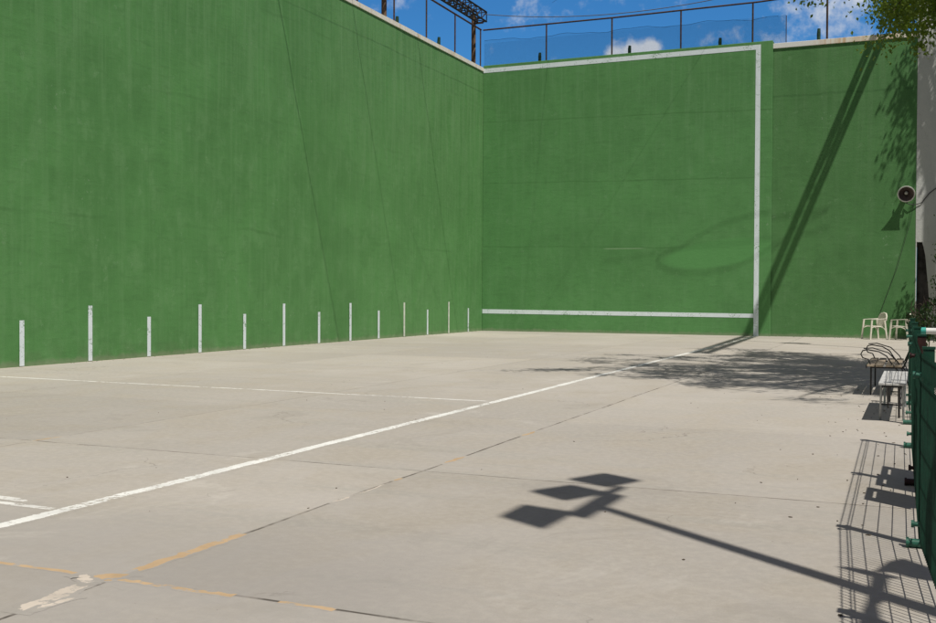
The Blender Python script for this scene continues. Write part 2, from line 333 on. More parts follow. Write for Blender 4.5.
# ------------------------------------------------------------------ mesh helpers
class MB:
    def __init__(s): s.v = []; s.f = []; s.sm = []
    def add(s, vs, fs, smooth=False):
        o = len(s.v); s.v += [tuple(v) for v in vs]; s.f += [tuple(i+o for i in f) for f in fs]; s.sm += [smooth]*len(fs); return s
    def box(s, x0, x1, y0, y1, z0, z1):
        vs = [(x, y, z) for z in (z0, z1) for y in (y0, y1) for x in (x0, x1)]
        return s.add(vs, [(0, 2, 3, 1), (4, 5, 7, 6), (0, 1, 5, 4), (2, 6, 7, 3), (0, 4, 6, 2), (1, 3, 7, 5)])
    def obox(s, c, ax, ay, az):
        c = Vector(c); ax = Vector(ax); ay = Vector(ay); az = Vector(az)
        vs = [c+ax*i+ay*j+az*k_ for k_ in (-1, 1) for j in (-1, 1) for i in (-1, 1)]
        return s.add(vs, [(0, 2, 3, 1), (4, 5, 7, 6), (0, 1, 5, 4), (2, 6, 7, 3), (0, 4, 6, 2), (1, 3, 7, 5)])
    def tube(s, pts, r, n=8, cap=True):
        pts = [Vector(p) for p in pts]; rs = r if isinstance(r, (list, tuple)) else [r]*len(pts)
        rings = []; prev = None
        for i, p in enumerate(pts):
            d = (pts[min(i+1, len(pts)-1)]-pts[max(i-1, 0)]).normalized()
            if prev is None:
                a = d.orthogonal().normalized()
            else:
                a = (prev - d*prev.dot(d)); a = a.normalized() if a.length > 1e-6 else d.orthogonal().normalized()
            prev = a; b = d.cross(a)
            rings.append([p+(a*math.cos(2*math.pi*j/n)+b*math.sin(2*math.pi*j/n))*rs[i] for j in range(n)])
        vs = [v for R in rings for v in R]; fs = []
        for i in range(len(rings)-1):
            for j in range(n):
                a0 = i*n+j; a1 = i*n+(j+1) % n; fs.append((a0, a1, a1+n, a0+n))
        s.add(vs, fs, n > 5)
        if cap:
            s.add(rings[0], [tuple(reversed(range(n)))]); s.add(rings[-1], [tuple(range(n))])
        return s
    def prism(s, poly, off):
        """polygon (3-D points) swept by the vector off"""
        off = Vector(off); a = [Vector(p) for p in poly]; n = len(a)
        vs = a+[p+off for p in a]
        return s.add(vs, [tuple(reversed(range(n))), tuple(range(n, 2*n))]+[(i, (i+1) % n, (i+1) % n+n, i+n) for i in range(n)])
    def lathe(s, c, axis, prof, n=24):
        """prof: list of (distance along axis, radius)"""
        axis = Vector(axis).normalized(); a = axis.orthogonal().normalized(); b = axis.cross(a); c = Vector(c)
        vs = []; fs = []
        for (d, r) in prof:
            for j in range(n):
                t = 2*math.pi*j/n; vs.append(c+axis*d+(a*math.cos(t)+b*math.sin(t))*r)
        for i in range(len(prof)-1):
            for j in range(n):
                a0 = i*n+j; a1 = i*n+(j+1) % n; fs.append((a0, a1, a1+n, a0+n))
        return s.add(vs, fs, True)
    def build(s, name, mat, parent=None, bevel=0, loc=None, fixn=True):
        me = bpy.data.meshes.new(name); me.from_pydata(s.v, [], s.f)
        me.polygons.foreach_set('use_smooth', s.sm); me.materials.append(mat); me.update()
        o = bpy.data.objects.new(name, me); C.objects.link(o)
        if parent is not None: o.parent = parent
        if loc: o.location = loc
        if bevel:
            b = o.modifiers.new('bevel', 'BEVEL'); b.width = bevel; b.segments = 2; b.limit_method = 'ANGLE'
        return o
def tag(o, label=None, cat=None, group=None, kind=None):
    for a, b in (('label', label), ('category', cat), ('group', group), ('kind', kind)):
        if b: o[a] = b
    return o
def thing(name, label, cat, loc=(0, 0, 0), rz=0, group=None):
    o = bpy.data.objects.new(name, None); C.objects.link(o); o.location = loc; o.rotation_euler.z = rz
    o.empty_display_size = .2; return tag(o, label, cat, group)
def copy_thing(o, loc, rz, label, group=None):
    r = o.copy(); C.objects.link(r); r.location = loc; r.rotation_euler.z = rz; r['label'] = label
    if group: r['group'] = group
    for ch in o.children:
        c_ = ch.copy(); C.objects.link(c_); c_.parent = r
        for g in ch.children:
            d = g.copy(); C.objects.link(d); d.parent = c_
    return r

# ------------------------------------------------------------------ ground and floor markings
g = MB(); g.add([(-300, -300, 0), (300, -300, 0), (300, 300, 0), (-300, 300, 0)], [(0, 1, 2, 3)])
tag(g.build('ground', M['floor']), kind='structure')

def strip(name, mat, pts, width, z, jag=.006, seg=.12, kind='structure', taper=False):
    """thin painted sheet along a line with slightly uneven edges"""
    mb = MB(); L_ = []; 
    for (x0, y0), (x1, y1) in zip(pts[:-1], pts[1:]):
        d = Vector((x1-x0, y1-y0)); n = max(2, int(d.length/seg)); 
        for i in range(n+(1 if (x1, y1) == pts[-1] else 0)):
            L_.append((x0+d.x*i/n, y0+d.y*i/n))
    vs = []; ed = []
    for i, p in enumerate(L_):
        a = Vector(L_[max(i-1, 0)]); b = Vector(L_[min(i+1, len(L_)-1)]); t = (b-a).normalized(); nrm = Vector((-t.y, t.x))
        wd = width/2*1.35
        wl = wd+random.uniform(-jag, jag); wr = wd+random.uniform(-jag, jag)
        vs += [(p[0]+nrm.x*wl, p[1]+nrm.y*wl, z), (p[0], p[1], z), (p[0]-nrm.x*wr, p[1]-nrm.y*wr, z)]
        e = min(1, i/3, (len(L_)-1-i)/3) if taper else 1
        ed += [0.0, e, 0.0]
    mb.add(vs, [q for i in range(len(L_)-1) for q in ((3*i, 3*i+1, 3*i+4, 3*i+3), (3*i+1, 3*i+2, 3*i+5, 3*i+4))])
    o = mb.build(name, mat)
    at = o.data.attributes.new('edge', 'FLOAT', 'POINT'); at.data.foreach_set('value', ed)
    if o.data.polygons[0].normal.z < 0: o.data.flip_normals()      # faces must look up
    return tag(o, kind=kind)
def wobble(p0, p1, n, amp):
    return [(p0[0]+(p1[0]-p0[0])*i/n+random.uniform(-amp, amp), p0[1]+(p1[1]-p0[1])*i/n+random.uniform(-amp, amp)) for i in range(n+1)]

# joints between slabs
for xj, mt, wd in ((-.28+4, 'hairline', .012), (7.74, 'hairline', .022), (11.73, 'joint', .022)):
    strip('slab_joint', M[mt], wobble((xj, -37.5), (xj+.02, -.3), 46, .008), wd, .00015, .003)
for yj, mt, wd, x0 in ((-33.03, 'joint', .020, 4), (-29.62, 'joint', .016, 3), (-26.15, 'hairline', .010, 0), (-22.7, 'hairline', .012, 0), (-19.3, 'hairline', .018, 0), (-15.9, 'hairline', .014, 0),
                       (-12.4, 'hairline', .02, 0), (-9.0, 'hairline', .02, 0), (-5.6, 'hairline', .03, 0)):
    strip('slab_joint', M[mt], wobble((x0, yj), (26, yj+.02), 40, .008), wd, .00025, .003)
# court lines
strip('court_line', M['white_floor'], wobble((10.33, -37.6), (10.17, -.02), 60, .008), .135, .00045, .007)
strip('court_line', M['white_floor'], wobble((-.0, -24.15), (3.2, -24.28), 6, .01), .085, .00035, .006)
strip('court_line', M['faded_floor'], wobble((3.2, -24.28), (10.2, -24.42), 12, .01), .095, .00035, .008)
strip('court_line', M['ghost_floor'], wobble((.2, -14.0), (10.1, -14.15), 16, .01), .09, .00035, .006)
strip('court_line', M['faded_floor'], wobble((3, -31.65), (10.22, -31.90), 18, .006), .075, .00035, .01)
strip('court_line', M['faded_floor'], wobble((9.2, -31.72), (10.0, -31.80), 5, .02), .10, .00055, .02, taper=True)
# orange filler left on the joints
strip('orange_joint_filler', M['orange_floor'], wobble((7.5, -33.04), (11.70, -33.02), 26, .01), .045, .00035, .012)
strip('orange_joint_filler', M['orange_floor'], wobble((11.715, -33.02), (12.42, -33.03), 8, .012), .050, .00035, .012, .06)
strip('orange_joint_filler', M['orange_floor'], wobble((12.66, -33.02), (12.95, -33.02), 4, .006), .040, .00035, .008, .06)
strip('orange_joint_filler', M['orange_floor'], wobble((11.70, -33.10), (11.74, -31.98), 12, .012), .080, .00050, .014, .06)
strip('orange_joint_filler', M['orange_floor'], wobble((11.58, -33.08), (11.76, -32.90), 4, .012), .10, .00065, .02, .05, taper=True)
for ya, yb, wd in ((-29.25, -28.75, .05), (-27.4, -26.95, .05), (-30.1, -29.95, .04), (-31.0, -30.7, .028), (-30.7, -30.2, .02)):
    strip('orange_joint_filler', M['orange_floor' if wd > .03 else 'patch_floor'], wobble((11.73, ya), (11.74, yb), 5, .01), wd, .00035, .01, .06, taper=True)
strip('orange_joint_filler', M['orange_floor'], wobble((7.73, -29.72), (7.75, -29.2), 4, .01), .05, .00035, .01, .06, taper=True)
# pale mortar smears where the joints cross
strip('mortar_patch', M['patch_floor'], wobble((11.66, -33.08), (11.72, -33.62), 8, .012), .11, .00080, .02, .05, taper=True)
strip('mortar_patch', M['patch_floor'], wobble((11.80, -33.30), (11.76, -33.58), 4, .01), .05, .00095, .012, .05, taper=True)
strip('mortar_patch', M['patch_floor'], wobble((11.50, -33.04), (11.70, -33.14), 4, .02), .08, .00110, .02, .04, taper=True)
# cream edge where the slab meets the left wall
strip('base_strip', M['patch_floor'], wobble((.045, -37), (.045, -.06), 50, .004), .10, .00050, .01)

# wind-blown bits on the slabs
bits = MB()
for _ in range(110):
    x = random.uniform(6, 15.2); y = random.uniform(-31.8, -6); s_ = random.uniform(.004, .013)
    if random.random() < .35: x = random.uniform(13.4, 15.1); y = random.uniform(-32.5, -14); s_ *= 1.3
    a = random.uniform(0, 3.1); b_ = Vector((math.cos(a), math.sin(a), .1))*s_; c_ = Vector((-math.sin(a), math.cos(a), .2))*s_*random.uniform(.3, .8)
    p = Vector((x, y, .001)); bits.prism([p-b_*.8, p-c_, p+b_*.8, p+c_], (0, 0, .003))
for _ in range(230):                 # blown up against the feet of the walls and the fence
    k_ = random.random()
    if k_ < .4: x, y = random.uniform(10.6, 15.1), -abs(random.gauss(0, .22))-.02
    elif k_ < .7: x, y = abs(random.gauss(0, .12))+.03, random.uniform(-24, -.3)
    else: x, y = 15.2-abs(random.gauss(0, .35)), random.uniform(-31, -17)
    s_ = random.uniform(.006, .018); a = random.uniform(0, 3.1); b_ = Vector((math.cos(a), math.sin(a), 0))*s_; c_ = Vector((-math.sin(a), math.cos(a), 0))*s_*.5
    p = Vector((x, y, .0015)); bits.prism([p-b_, p-c_, p+b_, p+c_], (0, 0, .004))
tag(bits.build('leaf_litter', M['bark']), 'tiny brown leaf bits and grit scattered over the concrete floor', 'litter', kind='stuff')

# ------------------------------------------------------------------ left wall
lw = thing('green_wall', 'long green side wall on the left with white upright marks along its foot', 'wall', (0, -20, 0))
def bl(mb, name, mat, parent, **kw):
    """build world-space geometry under a parent that stands elsewhere"""
    px, py, pz = parent.location
    pp = parent.parent
    while pp is not None: px += pp.location.x; py += pp.location.y; pz += pp.location.z; pp = pp.parent
    mb.v = [(v[0]-px, v[1]-py, v[2]-pz) for v in mb.v]
    return mb.build(name, mat, parent, **kw)
wb = MB()
ys = [-44+44*i/110 for i in range(111)]
# gently uneven inner face: trowelled render, not a flat sheet
nz_ = 26; vs = []
def uneven(a, b): return .010*math.sin(a*.9+b*.4)+.006*math.sin(a*2.7-b*1.7+1)+.004*math.sin(b*3.1+a*.3)
for y in ys:
    for j in range(nz_+1):
        z = -.1+(9.9+.1)*j/nz_
        e = 0 if j in (0,) else uneven(y, z)*min(1, (9.9-z)*2, max(0, z)*2)*min(1, -y*2+.0)
        vs.append((e, y, z))
R_ = nz_+1
wb.add(vs, [(i*R_+j, (i+1)*R_+j, (i+1)*R_+j+1, i*R_+j+1) for i in range(110) for j in range(nz_)], True)
wb.add([(-.42, -44, -.1), (-.42, 0.42, -.1), (-.42, 0.42, 9.9), (-.42, -44, 9.9), (0, -44, -.1), (0, -44, 9.9), (0, .42, -.1), (0, .42, 9.9), (0, 0, 9.9), (0, 0, -.1)],
       [(0, 3, 2, 1), (0, 4, 5, 3), (1, 2, 7, 6)])
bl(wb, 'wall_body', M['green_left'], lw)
cp = MB()
for i in range(22):
    y0 = -44+2*i; cp.box(-.47, .035, y0+.004, y0+1.996 if i < 21 else -.02, 9.845+random.uniform(-.004, .004), 9.985+random.uniform(-.006, .006))
cp.box(-.47, -.004, -.02, .44, 9.85, 9.98)
bl(cp, 'coping', M['coping'], lw)
for i in range(18):
    y = -1.371-1.75*i; top = .87 if i % 2 == 0 else 1.115
    wd = .048 if y > -8 else .054
    mk = MB(); mk.box(.012, .019, y-wd, y+wd, .015, top+random.uniform(-.008, .008))
    bl(mk, 'painted_mark', M['mark_paint'] if y > -9 and i % 2 else M['white_wall'], lw)

# ------------------------------------------------------------------ front wall (frontis)
fwl = thing('green_wall', 'tall green end wall framed with a white line along top and right', 'wall', (5.3, 0, 0))
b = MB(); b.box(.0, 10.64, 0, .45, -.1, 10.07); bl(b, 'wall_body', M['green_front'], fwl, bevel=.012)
b = MB(); b.prism([(0.01, -.006, .665), (10.075, -.006, .625), (10.075, -.006, .765), (.01, -.006, .825)], (0, .003, 0)); bl(b, 'low_white_line', M['white_wall'], fwl)
b = MB(); b.prism([(0.01, -.006, 9.79), (10.245, -.006, 9.80), (10.245, -.006, 9.965), (.01, -.006, 9.955)], (0, .003, 0)); bl(b, 'top_white_line', M['white_wall'], fwl)
b = MB(); b.prism([(10.08, -.006, .0), (10.245, -.006, 0), (10.245, -.006, 9.797), (10.08, -.006, 9.797)], (0, .003, 0)); bl(b, 'upright_white_line', M['white_wall'], fwl)

sw = thing('green_wall', 'narrow set-back green wall right of the white frame, with rust-stained coping', 'wall', (12.9, .06, 0))
b = MB(); b.box(10.643, 15.19, .07, .45, -.1, 9.79); bl(b, 'wall_body', M['green_side'], sw)
b = MB(); b.box(10.643, 15.17, .03, .47, 9.793, 9.965); bl(b, 'coping', M['coping_rust'], sw, bevel=.01)

# ------------------------------------------------------------------ rails on top of the walls
RZ = 11.42
rl = thing('railing', 'rusty steel railing along the top of the long left wall', 'railing', (-.10, -10, 9.98))
b = MB()
for i in range(14):
    y = -.05-2.38*i; q = MB(); q.tube([(-.10, y, 9.975), (-.10, y, RZ)], .028, 8); bl(q, 'post', M['rust_steel'], rl)
b.tube([(-.10, .0, RZ+.02), (-.10, -33, RZ+.02)], .033, 8); bl(b, 'top_rail', M['rust_steel'], rl)
rf = thing('railing', 'thin dark railing standing on the framed end wall', 'railing', (5, .12, 10.07))
for x in (2.48, 4.98, 7.48, 9.95):
    q = MB(); q.tube([(x, .12, 10.07), (x, .12, RZ+.0)], .030, 8); bl(q, 'post', M['rust_steel'], rf)
q = MB(); q.tube([(-.06, .12, RZ+.03), (5, .12, RZ), (10.1, .12, RZ+.03), (12.37, .12, RZ+.12)], .030, 8); bl(q, 'top_rail', M['rust_steel'], rf)
q = MB(); q.tube([(11.06, .12, 10.9), (11.06, .12, 9.965)], .014, 6); bl(q, 'post', M['rust_steel'], rf)
tp = MB(); tp.tube([(12.37, .2, 9.965), (12.37, .2, 13.6)], .034, 8)
tag(tp.build('pole', M['rust_steel']), 'thin dark red pole rising above the stained coping beside the leaves', 'pole')
# netting below the rail
nt_ = MB(); x = 0.0
def ntop(x): return 11.02+.04*math.sin(x*2.4)+.02*math.sin(x*6.1+1)-.012*x
while x < 11.06:
    zb = 10.07 if x < 10.64 else 9.965
    nt_.tube([(x, .10, zb), (x, .10, ntop(x))], .0022, 3, False); x += .031
z = 9.98
while z < 10.93:
    x0 = 0 if z > 10.07 else 10.66
    nt_.tube([(x0, .103, z), (11.05, .103, z)], .0022, 3, False); z += .031
nt_.tube([(i*.3, .10, ntop(i*.3)) for i in range(37)], .006, 4)
tag(nt_.build('net', M['net']), 'low dark netting stretched between the posts above the framed end wall', 'net')
# stub posts
st0 = None
for (x, y, z0, h, lab) in ((2.19, .22, 10.07, .36, 'short dark stub post nearest the wall corner on the framed wall'),
                           (5.61, .22, 10.07, .32, 'short dark stub post in front of the small white cloud'),
                           (8.83, .22, 10.07, .30, 'short dark stub post on the framed wall just before the last railing post'),
                           (12.1, .22, 9.965, .42, 'short dark stub post on the stained coping beside the thin pole'),
                           (-.22, -6.75, 9.98, .34, 'short mossy stub post on the left coping, farther from the corner'),
                           (-.22, -3.55, 9.98, .40, 'short mossy stub post on the left coping, nearer the corner')):
    q = MB(); q.tube([(0, 0, 0), (0, 0, h*.55), (.008, 0, h)], [.058, .062, .05], 7)
    tag(q.build('stub_post', M['stub'], loc=(x, y, z0-.01)), lab, 'post', 'stub posts along the wall tops')

# ------------------------------------------------------------------ lattice beams, their posts, wires
def lattice(p0, p1, s, step, rch, rlc):
    """square truss as one mesh: four chords, battens, diagonals"""
    mb = MB(); p0 = Vector(p0); p1 = Vector(p1); d = (p1-p0); n = int(d.length/step); a = Vector((0, 0, 1)); b_ = d.normalized().cross(a)
    cs = [(a*i+b_*j)*s/2 for i, j in ((1, 1), (1, -1), (-1, -1), (-1, 1))]
    for c_ in cs: mb.tube([p0+c_, p1+c_], rch, 5)
    for i in range(n+1):
        q0 = p0+d*i/n
        for k_ in range(4):
            mb.tube([q0+cs[k_], q0+cs[(k_+1) % 4]], rlc, 4, False)
            if i < n: mb.tube([q0+cs[k_], p0+d*(i+1)/n+cs[(k_+1) % 4]], rlc, 4, False)
    return mb
tag(lattice((-.16, .25, 11.98), (-.16, -34, 12.02), .36, .50, .036, .022).build('lattice_beam', M['lattice']),
    'dark steel lattice beam running above the long left wall to its corner', 'beam', 'lattice beams over the court sides')
q = lattice((15.40, 1.0, 13.5), (16.12, -16.3, 13.5), .30, 1.9, .058, .022)
tag(q.build('lattice_beam', M['lattice']), 'overhead lattice beam whose ladder-like shadow slants down the set-back wall', 'beam', 'lattice beams over the court sides')
for (x, y, lab) in ((-.56, .36, 'thick brown post holding the lattice beam behind the wall corner'),
                    (-.56, -7.0, 'thick brown post behind the left wall at the edge of the sky'),
                    (-.56, -15.0, 'thick brown post behind the left wall above the picture')):
    q = MB(); q.tube([(0, 0, 0), (0, 0, 12.15)], [.11, .085], 10); q.tube([(0, 0, 11.8), (.4, 0, 11.8)], .03, 6)
    tag(q.build('beam_post', M['pole_wood'], loc=(x, y, 0)), lab, 'post', 'posts carrying the lattice beams')
for (x, y, lab) in ((16.12, -16.2, 'tall thin post whose shadow lies beside the tree shade'),
                    (15.80, -8.4, 'tall thin post casting the long thin shadow with a box on it')):
    q = MB(); q.tube([(0, 0, 0), (0, 0, 13.33)], [.06, .05], 8)
    pp_ = thing('beam_post', lab, 'post', (x, y, 0), 0, 'posts carrying the lattice beams'); q.build('shaft', M['galv'], pp_)
    if y > -10:
        q = MB(); q.box(-.28, .28, .07, .42, 8.7, 9.5); q.build('cabinet', M['galv'], pp_, bevel=.02)
def wire(label, p0, p1, sag, r=.011, mat='wire', group='wires stretched over the court'):
    p0 = Vector(p0); p1 = Vector(p1)
    pts = [p0+(p1-p0)*i/24-Vector((0, 0, sag*4*(i/24)*(1-i/24))) for i in range(25)]
    q_ = MB(); q_.tube(pts, r, 6); return tag(q_.build('overhead_wire', M[mat]), label, 'wire', group)
wire('grey wire crossing the sky just above the end wall railing', (-.1, .2, 12.08), (15.4, .2, 13.1), .95, .014, 'grey_wire')
wire('upper thin wire crossing the sky above the end wall', (-.1, .9, 12.9), (15.4, .9, 13.6), .75, .010, 'grey_wire')
wire('overhead wire casting the strongest thin curve on the left wall', (-.1, -14.95, 12.1), (16.0, -14.95, 13.4), .15, .015)
wire('overhead wire casting the middle thin line on the left wall', (-.1, -10.85, 12.1), (15.8, -10.85, 13.4), .15, .011)
wire('overhead wire casting the thin line on the left wall nearest the corner', (-.1, -6.5, 12.1), (15.7, -6.5, 13.4), .15, .012)
wire('slanting overhead wire casting the diagonal line on the framed wall', (9.9, .1, 12.3), (3.6, -9.2, 12.2), .05, .0045)
wire('slanting overhead wire casting the steep line on the framed wall', (2.7, .1, 12.2), (9.7, -7.3, 12.4), .05, .0045)
# slack cable loop hung between the wires
def lift(x, z, t): return (x-SX/SY*t, -t, z+TEL/SY*t)
lp = [(12.6, 4.5), (11.6, 4.35), (10.6, 4.22), (9.9, 4.12), (9.2, 3.95), (8.5, 3.65), (7.9, 3.3), (7.45, 3.0), (7.0, 2.88), (6.7, 2.7), (6.75, 2.45), (7.2, 2.25), (7.9, 2.15), (8.7, 2.2), (9.5, 2.42), (10.2, 2.75), (10.8, 3.15), (11.4, 3.8), (12.6, 4.5)]
q = MB(); q.tube([lift(a_, b_, 3.1) for a_, b_ in lp], .010, 6)
q.tube([lift(a_, b_, 3.1) for a_, b_ in ((4.6, 2.55), (5.6, 2.7), (6.9, 2.95), (8.2, 3.12), (9.6, 3.2), (10.8, 3.35), (12.6, 3.9))], .007, 6)
tag(q.build('slack_cable', M['wire']), 'slack cable loop overhead that throws a lens-shaped shadow on the framed wall', 'cable')
# thin cable from the horn down the right end of the wall, slightly off it
q = MB(); q.tube([(15.13, -.02, 4.5), (14.98, -.0, 3.7), (14.62, -.0, 2.3), (14.25, .0, 1.2), (13.95, .02, .25)], .007, 5)
tag(q.build('cable', M['wire']), 'thin cable slanting down the green wall below the horn loudspeaker', 'cable')
q = MB(); q.tube([(14.87, .0, 4.42), (15.02, -.02, 4.36), (15.18, .02, 4.36), (15.34, .03, 4.42), (15.57, .03, 4.72), (15.92, .03, 5.0)], .014, 6)
tag(q.build('cable', M['wire']), 'black cable running from the horn loudspeaker across the cement pillar', 'cable')

# ------------------------------------------------------------------ horn loudspeaker
hs = thing('horn_loudspeaker', 'round pale horn loudspeaker on the green wall beside the cement pillar', 'loudspeaker', (14.88, -.03, 4.775))
hn = Vector((0, -1, -.34)).normalized()          # the horn is tipped down
q = MB(); q.lathe((0, 0, 0), hn, [(0, .055), (.06, .065), (.13, .10), (.20, .155), (.26, .215), (.285, .255), (.297, .270), (.303, .264), (.296, .232)], 32)
q.build('horn_bell', M['horn'], hs)
q = MB(); q.lathe((0, 0, 0), hn, [(.296, .232), (.25, .195), (.19, .14), (.12, .09), (.05, .05), (.04, .0)], 32); q.build('throat', M['horn_in'], hs)
q = MB(); q.lathe(hn*.07, hn, [(0, .05), (.09, .055), (.12, .045), (.135, .0)], 16); q.build('cone_tip', M['horn'], hs)
q = MB(); q.lathe(hn*.003, -hn, [(0, .0), (0, .075), (.055, .075), (.055, 0)], 18); q.build('driver', M['horn'], hs)
q = MB(); q.box(-.16, .16, -.11, -.08, -.22, -.195); q.box(-.16, -.135, -.11, -.08, -.194, .0); q.box(.135, .16, -.11, -.08, -.194, .0); q.box(-.03, .03, -.078, .096, -.22, -.195); q.box(-.06, .06, .08, .099, -.29, -.14)
q.build('bracket', M['horn'], hs)

# ------------------------------------------------------------------ cement building at the right end
pb = thing('cement_building', 'pale grey cement pillar and building front at the right end of the court', 'building', (17, 0, 0))
q = MB()
def pr(poly, y0, y1, mb): mb.prism([(x_, y0, z_) for x_, z_ in poly], (0, y1-y0, 0))
pr([(15.173, 3.15), (22, 3.15), (22, 12), (15.173, 12)], .06, 4, q)
# flared column: wide under the front, thin at the foot
pr([(15.37, 3.147), (15.41, 3.0), (15.47, 2.7), (15.57, 1.6), (15.62, .7), (15.63, 0), (15.76, 0), (15.77, 1.0), (15.79, 1.7), (15.84, 2.4), (16.0, 3.147)], .065, .45, q)
bl(q, 'facade', M['cement'], pb)
q = MB(); q.box(15.175, 15.205, .062, .5, 0, 3.147); bl(q, 'door_jamb', M['cement'], pb)
q = MB(); q.box(15.21, 22, .52, .6, 0, 3.147)
for i in range(30): q.box(15.28+i*.21, 15.40+i*.21, .49, .517, .05, 3.1)
bl(q, 'boarded_door', M['dark_opening'], pb)
q = MB(); q.box(15.17, 22.2, .0, 4.2, 12.003, 12.15); bl(q, 'roof_edge', M['coping'], pb)

# ------------------------------------------------------------------ foliage
def leaf_mesh(centres, size, droop, per, spread, seed, name='crown'):
    rnd = random.Random(seed); mb = MB(); V_ = mb.v; F_ = mb.f
    for (c_, r_) in centres:
        c_ = Vector(c_)
        for _ in range(per):
            v = Vector((rnd.gauss(0, 1), rnd.gauss(0, 1), rnd.gauss(0, 1)*.75))
            p = c_+v*r_*spread
            a = Vector((rnd.uniform(-1, 1), rnd.uniform(-1, 1), rnd.uniform(-1, .3)-droop)).normalized()
            s_ = size*rnd.uniform(.6, 1.35); b_ = a.orthogonal().normalized(); b_.rotate(Matrix.Rotation(rnd.uniform(0, 6.28), 3, a))
            up = a.cross(b_)*s_*.09; k_ = b_*s_*.30; o = len(V_)
            V_ += [tuple(p), tuple(p+a*s_*.45+k_+up), tuple(p+a*s_), tuple(p+a*s_*.45-k_+up)]
            F_.append((o, o+1, o+2, o+3)); mb.sm.append(False)
    return mb
def make_tree(name, label, base, limbs, trunk_r, leafsize, per, seed, spread=.5, leaf='leaf', group=None, droop=.5, top=None, subs=7, sublen=1.4):
    """limbs: list of end points; branches fork from the trunk head to them and carry twigs"""
    rnd = random.Random(seed); base = Vector(base); t = thing(name, label, name.split('_')[-1], base, 0, group)
    head = top if top is not None else base+Vector((0, 0, 3.2)); head = Vector(head)
    tr = MB(); tr.tube([base, base+(head-base)*.5+Vector((rnd.uniform(-.1, .1), .08, 0)), head], [trunk_r*1.25, trunk_r, trunk_r*.85], 10)
    cl = []
    for e in limbs:
        e = Vector(e); mid = head+(e-head)*.5+Vector((rnd.uniform(-.3, .3), rnd.uniform(-.3, .3), .35))
        pts = [head, head+(mid-head)*.5+Vector((0, 0, .12)), mid, mid+(e-mid)*.55+Vector((0, 0, .1)), e]
        tr.tube(pts, [trunk_r*.55, trunk_r*.42, trunk_r*.3, trunk_r*.2, trunk_r*.07], 6)
        for k_ in range(subs):
            f = rnd.uniform(.30, 1.0); i = min(3, int(f*4)); q0 = pts[i].lerp(pts[i+1], f*4-i if f < 1 else 1)
            d = Vector((rnd.uniform(-1, 1), rnd.uniform(-1, 1), rnd.uniform(-.55, .5))).normalized()*rnd.uniform(.5, 1)*sublen
            q1 = q0+d*.55+Vector((0, 0, .1)); q2 = q0+d+Vector((0, 0, -.18))
            tr.tube([q0, q1, q2], [trunk_r*.12, trunk_r*.08, trunk_r*.03], 4, False)
            for s_ in range(4):
                fq = rnd.uniform(.35, 1.08); cl.append((q0+(q2-q0)*fq+Vector((rnd.uniform(-.2, .2), rnd.uniform(-.2, .2), rnd.uniform(-.15, .1)))*min(1, sublen), rnd.uniform(.22, .5)))
    bl(tr, 'trunk', M['bark'], t)
    bl(leaf_mesh(cl, leafsize, droop, per, spread, seed+1), 'crown', M[leaf], t)
    return t
T1 = [(15.4, -15.2, 8.5), (13.9, -17.5, 9.0), (12.9, -19.8, 7.9), (12.4, -21.6, 8.6), (14.9, -21.8, 7.6), (15.2, -18.6, 7.8), (15.6, -14.3, 8.4), (17.2, -14.6, 7.6), (17.0, -20.5, 8.0), (14.2, -22.6, 8.5),
      (16.2, -23.0, 8.4), (19.8, -16.0, 8.6), (18.8, -21.5, 8.0), (15.6, -16.8, 9.2), (16.4, -24.0, 8.4), (15.6, -23.2, 8.4), (17.8, -24.4, 8.4), (14.5, -13.6, 7.95), (15.0, -13.3, 7.7), (15.6, -13.6, 7.6), (14.7, -14.6, 8.3), (14.9, -13.0, 8.3), (14.9, -13.9, 8.0), (14.6, -12.4, 8.5), (15.5, -12.6, 8.2), (16.2, -17.8, 8.3), (15.4, -20.2, 8.3), (16.8, -19.0, 8.8), (17.4, -22.4, 8.4), (12.2, -18.6, 8.6), (13.2, -16.0, 8.9), (16.9, -22.9, 8.6), (17.4, -24.9, 8.6), (13.0, -20.8, 9.0), (14.2, -19.2, 8.8), (15.5, -23.6, 8.7)]
make_tree('leafy_tree', 'leafy tree whose low bright branches hang over the right end of the wall', (17.9, -18.4, 0), T1, .2, .088, 58, 11, .50, droop=.25, top=(17.6, -18.3, 5.2), subs=8, sublen=1.6)
T2 = [(16.3, -1.2, 11.2), (16.5, -1.2, 11.9), (16.8, -1.3, 12.7), (16.7, -1.2, 13.6), (16.4, -1.2, 14.2), (17.0, -1.2, 11.6), (16.9, -1.4, 13.1), (16.1, -1.2, 12.6)]
make_tree('street_tree', 'taller tree in front of the cement building throwing drooping shade on the wall edge', (18.9, -3.0, 0), T2, .16, .13, 13, 23, .34, droop=2.0, top=(18.4, -2.2, 11.4), subs=4, sublen=.7)
SH = [(15.95, -1.0, 1.3), (16.2, -1.2, 2.0), (16.5, -1.0, 2.6), (16.1, -1.1, 3.2), (16.35, -1.0, 4.0), (16.1, -.9, 4.4), (16.0, -1.0, 2.8), (16.6, -1.1, 3.6), (16.2, -1.0, 3.7)]
make_tree('dark_shrub', 'dark green shrub growing at the foot of the cement pillar behind the fence', (16.5, -1.1, 0), SH, .05, .10, 26, 37, .36, 'leaf_dark', top=(16.4, -1.1, .5), subs=4, sublen=.4)
SH2 = [(15.27, -21.2, 1.12), (15.33, -21.3, 1.22), (15.42, -21.0, 1.15), (15.32, -20.9, 1.0), (15.4, -21.5, 1.0)]
make_tree('potted_shrub', 'small dark bushy plant behind the far fence post', (15.42, -21.2, 0), SH2, .015, .045, 9, 41, .12, 'leaf_dark', top=(15.41, -21.2, .6), subs=4, sublen=.12)

